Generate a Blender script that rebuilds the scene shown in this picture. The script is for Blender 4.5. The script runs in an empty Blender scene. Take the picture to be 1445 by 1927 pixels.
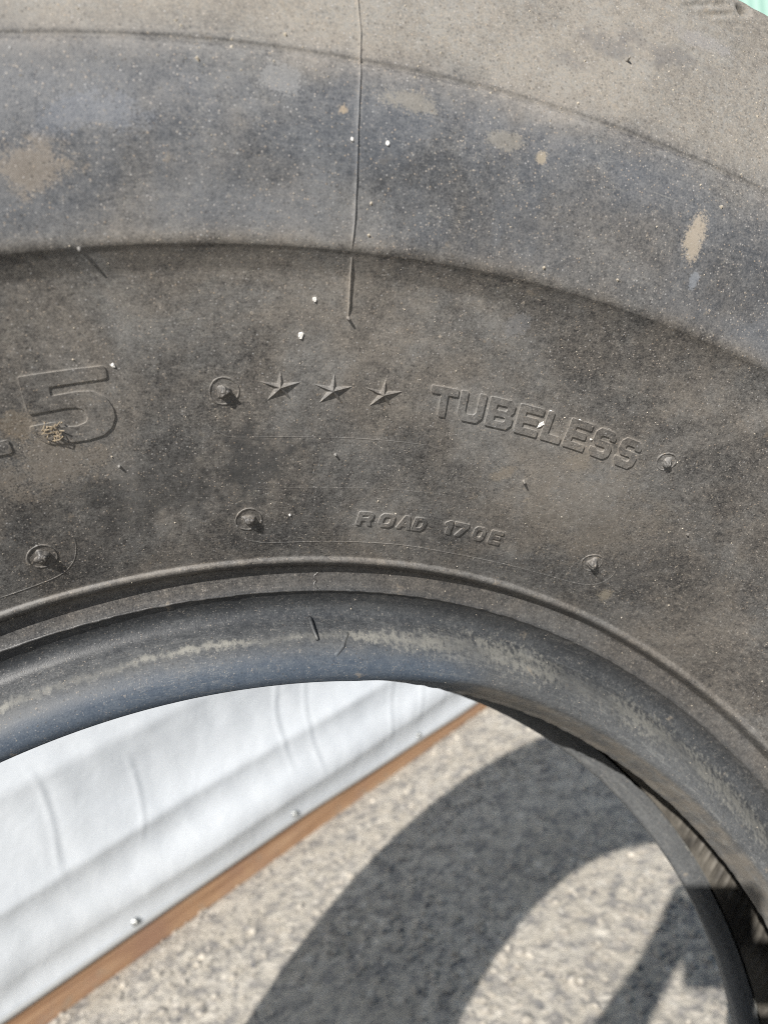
import bpy, bmesh, math, random
from mathutils import Vector, Matrix, noise as mnoise
random.seed(7)
R = math.radians
sc = bpy.context.scene

# ------------------------------------------------------------------ camera, sky, sun, exposure
SUN_EL, SUN_AZ = 36.4, 37.3          # travel azimuth measured from +Y towards +X
cam_d = bpy.data.cameras.new('camera'); cam = bpy.data.objects.new('camera', cam_d)
sc.collection.objects.link(cam); sc.camera = cam
right = Vector((0.93258, -0.31108, -0.18311)); down = Vector((-0.21891, -0.08406, -0.97212)); fwd = Vector((0.28701, 0.94666, -0.14649))
cam.matrix_world = Matrix(((right.x, -down.x, -fwd.x, 0.02265), (right.y, -down.y, -fwd.y, -0.34380),
                           (right.z, -down.z, -fwd.z, 0.95139), (0, 0, 0, 1)))
cam_d.sensor_width = 36; cam_d.lens = 26.5
cam_d.clip_start = 0.01; cam_d.clip_end = 400
cam_d.dof.use_dof = True; cam_d.dof.focus_distance = 0.283; cam_d.dof.aperture_fstop = 10.5
cam_d.dof.aperture_blades = 0

w = bpy.data.worlds.new('World'); sc.world = w; w.use_nodes = True
wn = w.node_tree.nodes; wl = w.node_tree.links
bg = wn['Background']
sky = wn.new('ShaderNodeTexSky'); sky.sky_type = 'NISHITA'; sky.sun_disc = False
sky.sun_elevation = R(SUN_EL); sky.sun_rotation = R(180 + SUN_AZ)
sky.air_density = 1.0; sky.dust_density = 0.5; sky.ozone_density = 2.0
wl.new(sky.outputs[0], bg.inputs[0]); bg.inputs[1].default_value = 0.055

sd = bpy.data.lights.new('sun', 'SUN'); sun = bpy.data.objects.new('sun', sd); sc.collection.objects.link(sun)
sd.energy = 5.0; sd.angle = R(0.53); sd.color = (1.0, 0.955, 0.89)
trav = Vector((math.cos(R(SUN_EL)) * math.sin(R(SUN_AZ)), math.cos(R(SUN_EL)) * math.cos(R(SUN_AZ)), -math.sin(R(SUN_EL))))
sun.rotation_euler = trav.to_track_quat('-Z', 'Y').to_euler(); sun.location = (-3, -4, 4)
sc.view_settings.view_transform = 'Standard'; sc.view_settings.look = 'None'
sc.view_settings.exposure = 0.58; sc.view_settings.gamma = 1.0
sc.cycles.use_denoising = False; sc.cycles.filter_width = 1.0

# ------------------------------------------------------------------ helpers
def link(o, parent=None):
    sc.collection.objects.link(o)
    if parent: o.parent = parent
    return o
def mesh_obj(name, verts, faces, mat, parent=None, smooth=True):
    me = bpy.data.meshes.new(name); me.from_pydata(verts, [], faces); me.update()
    if smooth: me.polygons.foreach_set('use_smooth', [True] * len(me.polygons))
    if mat: me.materials.append(mat)
    return link(bpy.data.objects.new(name, me), parent)
def bm_obj(name, bm, mat, parent=None, smooth=False):
    me = bpy.data.meshes.new(name); bm.to_mesh(me); bm.free()
    if smooth: me.polygons.foreach_set('use_smooth', [True] * len(me.polygons))
    if mat: me.materials.append(mat)
    return link(bpy.data.objects.new(name, me), parent)
def tag(o, label=None, cat=None, group=None, kind=None):
    if label: o['label'] = label
    if cat: o['category'] = cat
    if group: o['group'] = group
    if kind: o['kind'] = kind
    return o
def box(bm, lo, hi):
    vs = [bm.verts.new((x, y, z)) for x in (lo[0], hi[0]) for y in (lo[1], hi[1]) for z in (lo[2], hi[2])]
    for f in ((0, 1, 3, 2), (4, 6, 7, 5), (0, 4, 5, 1), (2, 3, 7, 6), (0, 2, 6, 4), (1, 5, 7, 3)):
        bm.faces.new([vs[i] for i in f])

# ------------------------------------------------------------------ node helpers
class NT:
    def __init__(s, name):
        s.m = bpy.data.materials.new(name); s.m.use_nodes = True
        s.n = s.m.node_tree.nodes; s.l = s.m.node_tree.links
        s.b = s.n['Principled BSDF']
    def put(s, sock, v):
        if isinstance(v, bpy.types.NodeSocket): s.l.new(v, sock)
        elif isinstance(v, (tuple, list)) and len(v) == 3 and sock.type == 'RGBA': sock.default_value = (*v, 1)
        else: sock.default_value = v
    def math(s, op, a, b=None, c=None, clamp=False):
        n = s.n.new('ShaderNodeMath'); n.operation = op; n.use_clamp = clamp
        s.put(n.inputs[0], a)
        if b is not None: s.put(n.inputs[1], b)
        if c is not None: s.put(n.inputs[2], c)
        return n.outputs[0]
    def vmath(s, op, a, b=None):
        n = s.n.new('ShaderNodeVectorMath'); n.operation = op
        s.put(n.inputs[0], a)
        if b is not None: s.put(n.inputs[1], b)
        return n.outputs['Value'] if op in ('LENGTH', 'DISTANCE', 'DOT_PRODUCT') else n.outputs[0]
    def mix(s, f, a, b, mode='MIX'):
        n = s.n.new('ShaderNodeMix'); n.data_type = 'RGBA'; n.blend_type = mode; n.clamp_factor = True
        s.put(n.inputs[0], f); s.put(n.inputs[6], a); s.put(n.inputs[7], b)
        return n.outputs[2]
    def noise(s, vec, scale, detail=4, rough=.55, dist=0.0, color=False):
        n = s.n.new('ShaderNodeTexNoise'); s.put(n.inputs['Vector'], vec)
        n.inputs['Scale'].default_value = scale; n.inputs['Detail'].default_value = detail
        n.inputs['Roughness'].default_value = rough; n.inputs['Distortion'].default_value = dist
        return n.outputs['Color' if color else 'Fac']
    def vor(s, vec, scale, feature='F1', rand=1.0):
        n = s.n.new('ShaderNodeTexVoronoi'); n.feature = feature; s.put(n.inputs['Vector'], vec)
        n.inputs['Scale'].default_value = scale; n.inputs['Randomness'].default_value = rand
        return n.outputs
    def ramp(s, f, stops, interp='LINEAR'):
        n = s.n.new('ShaderNodeValToRGB'); n.color_ramp.interpolation = interp; s.put(n.inputs[0], f)
        e = n.color_ramp.elements
        while len(e) < len(stops): e.new(.5)
        for q, (p, c) in zip(e, stops):
            q.position = p
            q.color = (*c, 1) if isinstance(c, (tuple, list)) else (c, c, c, 1)
        return n.outputs[0]
    def maprange(s, v, a, b, c=0.0, d=1.0, smooth=True):
        n = s.n.new('ShaderNodeMapRange'); n.interpolation_type = 'SMOOTHSTEP' if smooth else 'LINEAR'
        s.put(n.inputs[0], v)
        for i, q in zip((1, 2, 3, 4), (a, b, c, d)): s.put(n.inputs[i], q)
        return n.outputs[0]
    def comb(s, x, y, z):
        n = s.n.new('ShaderNodeCombineXYZ')
        for i, v in enumerate((x, y, z)): s.put(n.inputs[i], v)
        return n.outputs[0]
    def coord(s, which='Object'):
        return s.n.new('ShaderNodeTexCoord').outputs[which]
    def sep(s, v):
        n = s.n.new('ShaderNodeSeparateXYZ'); s.put(n.inputs[0], v); return n.outputs
    def bump(s, h, strength, dist, normal=None):
        n = s.n.new('ShaderNodeBump'); n.inputs['Strength'].default_value = strength; n.inputs['Distance'].default_value = dist
        s.put(n.inputs['Height'], h)
        if normal is not None: s.put(n.inputs['Normal'], normal)
        return n.outputs[0]
    def out(s, color=None, rough=None, normal=None, spec=None):
        if color is not None: s.put(s.b.inputs['Base Color'], color)
        if rough is not None: s.put(s.b.inputs['Roughness'], rough)
        if normal is not None: s.put(s.b.inputs['Normal'], normal)
        if spec is not None: s.put(s.b.inputs['Specular IOR Level'], spec)
        return s.m

def polar(t):
    P = t.coord(); x, y, z = t.sep(P)
    r = t.math('SQRT', t.math('ADD', t.math('MULTIPLY', x, x), t.math('MULTIPLY', z, z)))
    th = t.math('ARCTAN2', x, z)
    return P, r, th

# ------------------------------------------------------------------ materials
def rubber_material():
    t = NT('dusty_rubber'); P, r, th = polar(t)
    pol = t.comb(t.math('MULTIPLY', th, 0.4), r, 0.0)
    n1 = t.noise(P, 21, 7, .62, .4)
    n2 = t.noise(P, 95, 7, .70)
    n3 = t.noise(P, 420, 5, .7)
    n4 = t.noise(P, 1500, 3, .7)
    ru = t.math('DIVIDE', t.math('SUBTRACT', r, .28), .28)
    def q(v): return (v - .28) / .28
    base = t.ramp(ru, [(q(.284), .28), (q(.298), .25), (q(.306), .26), (q(.312), .08), (q(.3225), .04), (q(.325), .14), (q(.334), .17), (q(.3352), .22), (q(.3366), .48), (q(.3374), .30), (q(.343), .27), (q(.365), .33),
                       (q(.39), .39), (q(.420), .36), (q(.4285), .36), (q(.432), .44), (q(.455), .32), (q(.468), .40), (q(.475), .54), (q(.490), .80), (q(.53), .74)])
    amp = t.maprange(r, .322, .342, .50, 1.0)
    big_ = t.noise(P, 8.5, 6, .60, .9)
    sm1 = t.maprange(big_, .44, .58)
    base = t.math('ADD', base, t.math('MULTIPLY', t.math('MULTIPLY', t.math('SUBTRACT', sm1, .45), .26), t.math('MULTIPLY', t.maprange(r, .330, .350), t.maprange(r, .492, .474, .6, 1.0))))
    base = t.math('SUBTRACT', base, t.math('MULTIPLY', t.maprange(t.math('ABSOLUTE', t.math('SUBTRACT', r, t.math('ADD', .4803, t.math('MULTIPLY', t.math('SUBTRACT', n2, .5), .0025)))), .0022, .0004), .22))
    base = t.math('ADD', base, t.math('MULTIPLY', t.math('MULTIPLY', t.maprange(r, .306, .298), t.maprange(t.sep(P)[1], -.045, -.035)), .04))
    base = t.math('ADD', base, .035)
    lines = t.noise(t.comb(t.math('MULTIPLY', th, 7.0), t.math('MULTIPLY', r, 900.0), 0.0), 1.0, 3, .6)
    base = t.math('ADD', base, t.math('MULTIPLY', t.math('SUBTRACT', lines, .5), .16))
    d = t.math('ADD', base, t.math('MULTIPLY', t.math('MULTIPLY', t.math('SUBTRACT', n1, .5), .62), amp))
    d = t.math('ADD', d, t.math('MULTIPLY', t.math('MULTIPLY', t.math('SUBTRACT', n2, .5), .55), amp))
    d = t.math('ADD', d, t.math('MULTIPLY', t.math('MULTIPLY', t.math('SUBTRACT', n3, .5), .95), amp))
    d = t.math('ADD', d, t.math('MULTIPLY', t.math('MULTIPLY', t.math('SUBTRACT', n4, .5), 1.15), amp), clamp=True)
    warm = t.mix(t.maprange(t.noise(P, 24, 6, .65, .5), .38, .62), (.272, .246, .214), (.256, .250, .238))
    warm = t.mix(t.maprange(r, .474, .492), warm, t.mix(t.maprange(t.math('ADD', n1, t.math('SUBTRACT', n3, n4)), .35, .65), (.272, .247, .212), (.246, .236, .216)))
    cool = (.205, .212, .215)
    dusty = t.mix(t.maprange(r, .318, .328), cool, warm)
    black = t.mix(t.noise(P, 48, 4, .6), (.026, .026, .027), (.044, .043, .043))
    black = t.mix(t.maprange(r, .318, .330), (.028, .031, .035), black)
    ao = t.n.new('ShaderNodeAmbientOcclusion'); ao.samples = 4; ao.inputs['Distance'].default_value = .0016; ao.only_local = False
    crev = t.math('MULTIPLY', t.math('SUBTRACT', 1.0, ao.outputs['AO']), t.maprange(r, .336, .340))
    d = t.math('ADD', d, t.math('MULTIPLY', crev, 1.05), clamp=True)            # dust packed into corners of the mouldings
    col = t.mix(t.maprange(d, .02, 1.0, 0, .96, False), black, dusty)
    # bluish wax bloom, strongest above the moulded step; blue reflection painted into the bead seat colour
    bl = t.math('MULTIPLY', t.maprange(t.noise(P, 17, 5, .6, .6), .34, .60), t.math('MULTIPLY', t.maprange(r, .429, .437), t.maprange(r, .486, .470)))
    blf = t.math('ADD', t.math('MULTIPLY', bl, .55), t.math('MULTIPLY', t.math('MULTIPLY', t.maprange(r, .4295, .434), t.maprange(r, .482, .466)), .25))
    col = t.mix(blf, col, t.mix(d, (.075, .082, .094), (.175, .185, .200)))
    yy = t.sep(P)[1]; th0 = t.math('MULTIPLY', th, 57.2958)
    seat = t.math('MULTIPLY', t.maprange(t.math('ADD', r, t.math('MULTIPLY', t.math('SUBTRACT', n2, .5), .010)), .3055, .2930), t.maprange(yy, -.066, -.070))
    blue_refl = t.math('MULTIPLY', seat, t.maprange(t.math('ADD', th0, t.math('MULTIPLY', t.math('SUBTRACT', n1, .5), 12.0)), 17, 11))
    col = t.mix(t.math('MULTIPLY', blue_refl, .62), col, t.mix(t.maprange(d, .1, .7), (.034, .058, .096), (.085, .118, .160)))
    brn = t.math('MULTIPLY', t.math('SUBTRACT', seat, blue_refl, None, True), t.maprange(r, .2925, .2905))
    col = t.mix(t.math('MULTIPLY', brn, t.maprange(n2, .35, .6, .25, .85)), col, (.150, .135, .115))
    # dusty rub band on the bead
    thd = t.math('MULTIPLY', th, 57.2958)
    spread = t.maprange(thd, 2, 16, .0024, .0095)
    wob = t.math('MULTIPLY', t.math('SUBTRACT', t.noise(pol, 26, 4, .6), .5), .010)
    rc = t.math('ADD', t.maprange(thd, 2, 18, .3058, .3068), t.math('MULTIPLY', wob, .6))
    m = t.math('SUBTRACT', 1.0, t.math('DIVIDE', t.math('ABSOLUTE', t.math('SUBTRACT', r, rc)), spread))
    brk = t.noise(pol, 330, 6, .7)
    m = t.maprange(t.math('ADD', m, t.math('MULTIPLY', t.math('SUBTRACT', brk, .53), t.maprange(thd, 0, 14, 4.2, 4.8))), .0, 1.0)
    m = t.math('MULTIPLY', m, t.maprange(r, .3185, .3150))
    m = t.math('MULTIPLY', m, t.maprange(t.noise(pol, 17, 4, .6), .40, .58, .22, 1.0))
    col = t.mix(t.math('MULTIPLY', m, t.maprange(thd, 2, 12, .80, .58)), col, (.265, .260, .232))
    stv = t.comb(t.math('MULTIPLY', th, 16.0), t.math('MULTIPLY', r, 420.0), t.math('MULTIPLY', n1, 2.0))
    scuff = t.math('MULTIPLY', t.maprange(t.noise(stv, 1.0, 6, .68, .8), .50, .74), t.math('MULTIPLY', t.maprange(r, .3175, .3120), t.maprange(thd, -4, 16, .25, .80)))
    col = t.mix(t.math('MULTIPLY', scuff, .55), col, (.200, .205, .200))
    # separate stains with shapes of their own: (radius, angle deg, half size along, half size radial, colour, strength)
    for (sr, sa, ha, hr, c, st) in ((.4572, 14.83, .0030, .0085, (.36, .31, .245), .72), (.4485, -11.4, .0100, .0052, (.30, .255, .205), .48),
                                    (.4713, -2.75, .0060, .0042, (.26, .26, .26), .5), (.4600, -9.4, .0130, .0050, (.19, .205, .235), .38),
                                    (.4632, 7.37, .0017, .0017, (.30, .26, .20), .8), (.4709, 1.9, .0080, .0030, (.28, .255, .21), .45),
                                    (.466, 5.6, .0060, .0025, (.28, .255, .21), .40), (.3690, -3.7, .013, .012, (.050, .051, .052), .70),
                                    (.4655, -.55, .0020, .0015, (.32, .26, .19), .8), (.387, 15.0, .004, .004, (.26, .22, .17), .35),
                                    (.3466, 23.0, .0035, .0022, (.27, .24, .19), .6), (.3745, 11.0, .006, .003, (.27, .23, .18), .45),
                                    (.4445, 15.5, .0016, .0022, (.24, .26, .29), .5), (.418, 8.3, .004, .003, (.20, .205, .215), .4),
                                    (.3770, -14.0, .020, .0075, (.27, .235, .195), .40), (.3640, -9.5, .026, .0085, (.040, .040, .040), .45), (.372, 17.5, .030, .016, (.228, .203, .172), .32), (.508, 9.6, .016, .0035, (.105, .103, .107), .42), (.513, 11.6, .018, .0034, (.105, .103, .107), .40), (.497, 8.0, .010, .003, (.13, .125, .125), .35), (.524, 13.2, .010, .0035, (.25, .245, .25), .35), (.3900, -14.5, .006, .004, (.33, .26, .18), .25)):
        cx, cz = sr * math.sin(R(sa)), sr * math.cos(R(sa))
        dx = t.math('DIVIDE', t.math('MULTIPLY', t.math('SUBTRACT', thd, sa), sr * math.pi / 180), ha)
        dz = t.math('DIVIDE', t.math('SUBTRACT', r, sr), hr)
        e = t.math('SQRT', t.math('ADD', t.math('MULTIPLY', dx, dx), t.math('MULTIPLY', dz, dz)))
        e = t.math('ADD', e, t.math('MULTIPLY', t.math('SUBTRACT', n2, .5), 4.2))
        e = t.math('ADD', e, t.math('MULTIPLY', t.math('SUBTRACT', n3, .5), 3.0))
        cr_ = t.math('ADD', t.maprange(e, 1.7, .2, 0, 1, False), t.math('MULTIPLY', t.math('SUBTRACT', t.math('ADD', n3, n4), 1.0), 1.5))
        col = t.mix(t.math('MULTIPLY', t.maprange(cr_, .30, .75), st), col, c)
    # mud splash spots and mineral specks, edges broken by a warped lookup
    PW = t.vmath('ADD', P, t.vmath('MULTIPLY', t.vmath('SUBTRACT', t.noise(P, 300, 3, .6, 0, True), (.5, .5, .5)), (.010, .010, .010)))
    v = t.vor(PW, 95); big = t.math('MULTIPLY', t.maprange(t.math('ADD', v['Distance'], t.math('MULTIPLY', n3, .45)), .44, .26), t.maprange(t.sep(v['Color'])[0], .80, .95))
    col = t.mix(t.math('MULTIPLY', big, .42), col, (.30, .255, .20))
    v = t.vor(PW, 360); sm = t.math('MULTIPLY', t.maprange(v['Distance'], .22, .10), t.maprange(t.sep(v['Color'])[0], .86, .97))
    col = t.mix(t.math('MULTIPLY', sm, t.maprange(r, .330, .345, .35, .70)), col, (.40, .35, .29))
    v = t.vor(P, 1150); mi = t.math('MULTIPLY', t.maprange(v['Distance'], .45, .15), t.maprange(t.sep(v['Color'])[0], .70, .98))
    col = t.mix(t.math('MULTIPLY', mi, t.maprange(r, .330, .345, .28, .80)), col, t.mix(t.sep(v['Color'])[2], (.34, .27, .20), (.36, .36, .36)))
    v = t.vor(P, 760); dk = t.math('MULTIPLY', t.maprange(v['Distance'], .42, .15), t.maprange(t.sep(v['Color'])[1], .72, .95))
    col = t.mix(t.math('MULTIPLY', dk, .45), col, (.034, .032, .031))
    # faint scratches: stretched noise, thin bright lines
    scv = t.comb(t.math('MULTIPLY', th, 9.0), t.math('MULTIPLY', r, 160.0), t.math('MULTIPLY', n1, 3.0))
    scr = t.math('ABSOLUTE', t.math('SUBTRACT', t.noise(scv, 1.0, 5, .6, 1.5), .5))
    scr = t.math('MULTIPLY', t.maprange(scr, .010, .002), t.maprange(t.noise(P, 60, 3), .52, .62))
    col = t.mix(t.math('MULTIPLY', scr, .30), col, (.30, .29, .26))
    h = t.math('ADD', t.math('MULTIPLY', n3, .55), t.math('MULTIPLY', n4, .55))
    h = t.math('ADD', h, t.math('MULTIPLY', t.math('ADD', sm, t.math('ADD', big, mi)), .30))
    h = t.math('ADD', t.math('SUBTRACT', h, t.math('MULTIPLY', dk, .25)), t.math('MULTIPLY', lines, .30))
    nb = t.bump(h, .45, .00030)
    rough = t.math('ADD', t.maprange(d, .05, .8, .36, .80, False), t.maprange(r, .326, .318, 0, .10))
    return t.out(col, rough, nb, .5)

def liner_material():
    t = NT('talc_grey_inner_liner'); P, r, th = polar(t)
    n = t.noise(P, 40, 6, .6)
    col = t.mix(t.maprange(n, .3, .7), (.030, .028, .026), (.150, .138, .118))
    return t.out(col, .62, t.bump(t.noise(P, 500, 4), .4, .0005), .4)

def ground_material():
    t = NT('worn_concrete_ground'); P = t.coord()
    a = t.noise(P, 4, 5, .6); b = t.noise(P, 30, 8, .72, .5); c = t.noise(P, 110, 6, .75); e = t.noise(P, 13, 6, .65)
    col = t.mix(t.maprange(a, .3, .7), (.385, .352, .298), (.450, .422, .372))
    col = t.mix(t.maprange(e, .45, .68, 0, .55), col, (.330, .300, .250))
    col = t.mix(t.maprange(b, .38, .54, .85, 0), col, (.175, .170, .168))
    col = t.mix(t.maprange(b, .54, .70, 0, .70), col, (.545, .505, .44))
    v = t.vor(t.vmath('ADD', P, t.vmath('MULTIPLY', t.noise(P, 60, 3, .6, 0, True), (.03, .03, .03))), 58)
    stone = t.maprange(t.math('ADD', v['Distance'], t.math('MULTIPLY', c, .35)), .75, .30); hue = t.sep(v['Color'])
    col = t.mix(t.math('MULTIPLY', stone, t.maprange(hue[1], .45, .9, 0, .55)), col, t.mix(hue[0], (.20, .20, .21), (.60, .54, .46)))
    v4 = t.vor(t.vmath('ADD', P, t.vmath('MULTIPLY', t.noise(P, 40, 3, .6, 0, True), (.04, .04, .04))), 46); h4 = t.sep(v4['Color'])
    cl = t.maprange(t.math('ADD', v4['Distance'], t.math('MULTIPLY', b, .35)), .72, .40)
    col = t.mix(t.math('MULTIPLY', cl, t.maprange(h4[0], .55, .85, 0, .75)), col, (.150, .148, .150))
    col = t.mix(t.math('MULTIPLY', cl, t.maprange(h4[1], .65, .90, 0, .75)), col, (.60, .56, .49))
    col = t.mix(t.maprange(c, .56, .72, 0, .6), col, (.56, .53, .48))
    col = t.mix(t.maprange(c, .44, .30, 0, .7), col, (.17, .168, .170))
    h = t.math('ADD', t.math('MULTIPLY', stone, .5), t.math('ADD', t.math('MULTIPLY', c, .9), t.math('MULTIPLY', b, .8)))
    return t.out(col, .9, t.bump(h, .8, .005), .25)

def tarp_material():
    t = NT('white_vinyl_tarpaulin'); P = t.coord(); n = t.noise(P, 6, 4, .55)
    col = t.mix(n, (.69, .73, .775), (.725, .76, .795))
    col = t.mix(t.maprange(t.noise(P, 3.5, 6, .65), .55, .75, 0, .22), col, (.67, .69, .71))
    t.b.inputs['Subsurface Weight'].default_value = 0.0
    return t.out(col, .38, t.bump(t.noise(P, 14, 4, .5), .25, .01), .45)

def wood_material():
    t = NT('orange_brown_batten_wood'); P = t.coord(); x, y, z = t.sep(P)
    g = t.noise(t.comb(t.math('MULTIPLY', x, 3.0), t.math('MULTIPLY', y, 60.0), t.math('MULTIPLY', z, 70.0)), 1.0, 7, .65, .6)
    g2 = t.noise(P, 7, 4, .6)
    col = t.ramp(g, [(.25, (.19, .105, .060)), (.5, (.36, .215, .125)), (.72, (.50, .335, .21))])
    col = t.mix(t.maprange(g2, .45, .7, 0, .55), col, (.27, .155, .115))
    col = t.mix(t.maprange(t.noise(P, 25, 5, .6), .56, .7, 0, .5), col, (.30, .25, .19))
    return t.out(col, .7, t.bump(g, .5, .002), .3)

def plain(name, col, rough=.6, metal=0.0, var=.15, scale=60):
    t = NT(name); P = t.coord()
    t.b.inputs['Metallic'].default_value = metal
    c2 = tuple(max(0, v * (1 - var)) for v in col)
    return t.out(t.mix(t.noise(P, scale, 4), col, c2), rough)

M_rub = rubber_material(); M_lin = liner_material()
M_ground = ground_material(); M_tarp = tarp_material(); M_wood = wood_material()
M_flake = plain('white_paint_chip', (.82, .80, .76), .6, 0, .12, 900)
M_straw = plain('dry_straw', (.42, .34, .235), .8, 0, .5, 600)
M_sand = plain('pale_sand', (.52, .46, .37), .45, 0, .5, 300)
M_screw = plain('zinc_screw', (.42, .43, .42), .4, .9, .2, 300)
M_hem = plain('grey_tarpaulin_hem', (.50, .51, .51), .6, 0, .15, 30)
M_green = plain('mint_green_painted_steel', (.23, .39, .335), .5, 0, .12, 2)
M_edge = plain('rusty_brown_steel_trim', (.20, .12, .08), .7, 0, .3, 20)

# ------------------------------------------------------------------ ground
def ground():
    vs, fs = [], []
    # one sheet: fine square near the tyre, then stretched to the horizon
    xs = [-200, -60, -20, -8, -3] + [-1.5 + .125 * i for i in range(33)] + [4, 8, 20, 60, 200]
    for yv in xs:
        for xv in xs:
            near = abs(xv) < 3 and abs(yv) < 3
            z = .0025 * mnoise.noise(Vector((xv * 2.3, yv * 2.3, 0))) if near else 0
            vs.append((xv, yv, z - .0025))
    n = len(xs)
    for j in range(n - 1):
        for i in range(n - 1):
            fs.append((j * n + i, j * n + i + 1, (j + 1) * n + i + 1, (j + 1) * n + i))
    o = mesh_obj('ground', vs, fs, M_ground); tag(o, 'sunlit rough grey beige concrete ground below the tyre', None, None, 'structure')
    return o
ground()

def gravel_material():
    t = NT('mixed_ground_grit'); P = t.coord(); h = t.sep(t.vor(P, 70)['Color'])
    col = t.mix(h[0], (.10, .10, .105), (.60, .55, .47))
    col = t.mix(t.maprange(h[1], .3, .6), col, (.33, .305, .265))
    return t.out(col, .85, None, .3)
def gravel():
    rnd = random.Random(21); vs, fs = [], []
    base = [(0, 0, 1), (.9, 0, .3), (.28, .85, .3), (-.72, .52, .3), (-.72, -.52, .3), (.28, -.85, .3), (.6, .43, -.5), (-.23, .7, -.5), (-.74, 0, -.5), (-.23, -.7, -.5), (.6, -.43, -.5)]
    tri = [(0,1,2),(0,2,3),(0,3,4),(0,4,5),(0,5,1),(1,6,2),(2,7,3),(3,8,4),(4,9,5),(5,10,1),(2,6,7),(3,7,8),(4,8,9),(5,9,10),(1,10,6)]
    for k in range(9000):
        x = rnd.uniform(-.6, 1.15); y = rnd.uniform(.45, 2.1)
        dens = mnoise.noise(Vector((x * 5, y * 5, 1)))
        if dens < rnd.uniform(-.7, .35): continue
        q = min(.011, .0028 * math.exp(abs(rnd.gauss(0, .65)))); a_ = rnd.uniform(0, 6.28); e = rnd.uniform(.6, 1); c, s_ = math.cos(a_), math.sin(a_)
        o = len(vs)
        for (bx, by, bz) in base:
            j = rnd.uniform(.75, 1.2); X, Y = bx * q * j, by * q * e * j
            vs.append((x + X * c - Y * s_, y + X * s_ + Y * c, bz * q * .55 * j - .001))
        fs += [tuple(o + i_ for i_ in f) for f in tri]
    ob = mesh_obj('gravel', vs, fs, gravel_material(), None, False)
    tag(ob, 'loose grit and small stones scattered over the concrete ground', None, None, 'stuff')
gravel()

# ------------------------------------------------------------------ the tyre: frame
TY = Matrix(((0.9741644, 0.0, 0.2258401, 0), (-0.0398433, 0.9843145, 0.1718647, 0), (-0.2222977, -0.1764227, 0.9588841, 0.5523), (0, 0, 0, 1)))
tyre = bpy.data.objects.new('truck_tyre', None); link(tyre); tyre.matrix_world = TY
tyre.empty_display_size = .1
tag(tyre, 'large dusty black tubeless truck tyre standing upright and leaning back on the concrete', 'tyre')
YM = -0.0395                                          # middle plane of the tyre (local y)

SIDE = [(.5335,-.2049),(.5308,-.2057),(.5300,-.2062),(.5285,-.2060),(.5200,-.2066),(.5050,-.2072),(.4925,-.2070),(.4830,-.2066),(.4808,-.2064),(.4802,-.2059),(.4796,-.2063),(.4700,-.2057),(.4550,-.2026),(.4420,-.1972),(.4330,-.1930),(.4303,-.1916),(.4294,-.1909),(.4288,-.1898),(.4277,-.1882),(.4252,-.1852),(.4215,-.1812),(.4170,-.1766),(.4050,-.1645),(.3850,-.1440),(.3650,-.1228),(.3500,-.1062),(.3430,-.0980),(.3385,-.0926),(.3374,-.0915),(.3370,-.0920),(.3362,-.0920),(.3354,-.0914),(.3349,-.0903),(.3346,-.0888),(.3343,-.0862),(.3338,-.0844),(.3325,-.0838),(.3300,-.0832),(.3260,-.0826),(.3248,-.0826)]
BEAD = [(.3250,-.0825),(.3243,-.0832),(.3237,-.0818),(.3215,-.0790),(.3180,-.0766),(.3140,-.0768),(.3095,-.0800),(.3055,-.0838),(.3020,-.0864),(.2980,-.0880),(.2945,-.0882),(.2918,-.0873),(.2896,-.0848),(.2874,-.0805),(.2857,-.0758),(.2846,-.0735),(.2842,-.0718),(.2844,-.0702),(.2858,-.0688),(.2960,-.0670)]
LINER = [(.2955,-.0673),(.3100,-.0690),(.3350,-.0800),(.3600,-.1010),(.4000,-.1450),(.4300,-.1700),(.4600,-.1840),(.4950,-.1830),(.5180,-.1650),(.5270,-.1200),(.5280,-.0395)]
TREAD = [(.5334,-.2047),(.5390,-.2056),(.5435,-.2056),(.5470,-.2046),(.5496,-.2015),(.5510,-.1945),(.5515,-.1800),(.5515,-.1500),(.5518,-.1330),(.5515,-.1310),(.5380,-.1290),(.5370,-.1240),(.5380,-.1190),(.5520,-.1170),(.5525,-.1000),(.5530,-.0880),(.5530,-.0870),(.5400,-.0850),(.5390,-.0800),(.5400,-.0750),(.5535,-.0730),(.5540,-.0395)]

def catmull(P, sub):
    out = []
    for i in range(len(P) - 1):
        p0 = P[max(i - 1, 0)]; p1 = P[i]; p2 = P[i + 1]; p3 = P[min(i + 2, len(P) - 1)]
        # centripetal-ish: clamp tangents by segment length so short steps stay crisp
        L = math.dist(p1, p2)
        def tan(a, b, c):
            la, lb = math.dist(a, b), math.dist(b, c)
            if la < 1e-9: return ((c[0] - b[0]) / max(lb, 1e-9), (c[1] - b[1]) / max(lb, 1e-9))
            if lb < 1e-9: return ((b[0] - a[0]) / la, (b[1] - a[1]) / la)
            return tuple(((b[k] - a[k]) / la * lb + (c[k] - b[k]) / lb * la) / (la + lb) for k in (0, 1))
        t1 = tan(p0, p1, p2); t2 = tan(p1, p2, p3)
        n = max(1, min(sub, int(L / .0006)))
        for s in range(n):
            u = s / n; h00 = 2*u**3 - 3*u*u + 1; h10 = u**3 - 2*u*u + u; h01 = -2*u**3 + 3*u*u; h11 = u**3 - u*u
            out.append(tuple(h00*p1[k] + h10*L*t1[k] + h01*p2[k] + h11*L*t2[k] for k in (0, 1)))
    out.append(P[-1]); return out
SIDE_D = catmull(SIDE, 6); BEAD_D = catmull(BEAD, 6); LINER_D = catmull(LINER, 8); TREAD_D = catmull(TREAD[:7], 9)[:-1] + catmull(TREAD[6:], 3)

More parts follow.
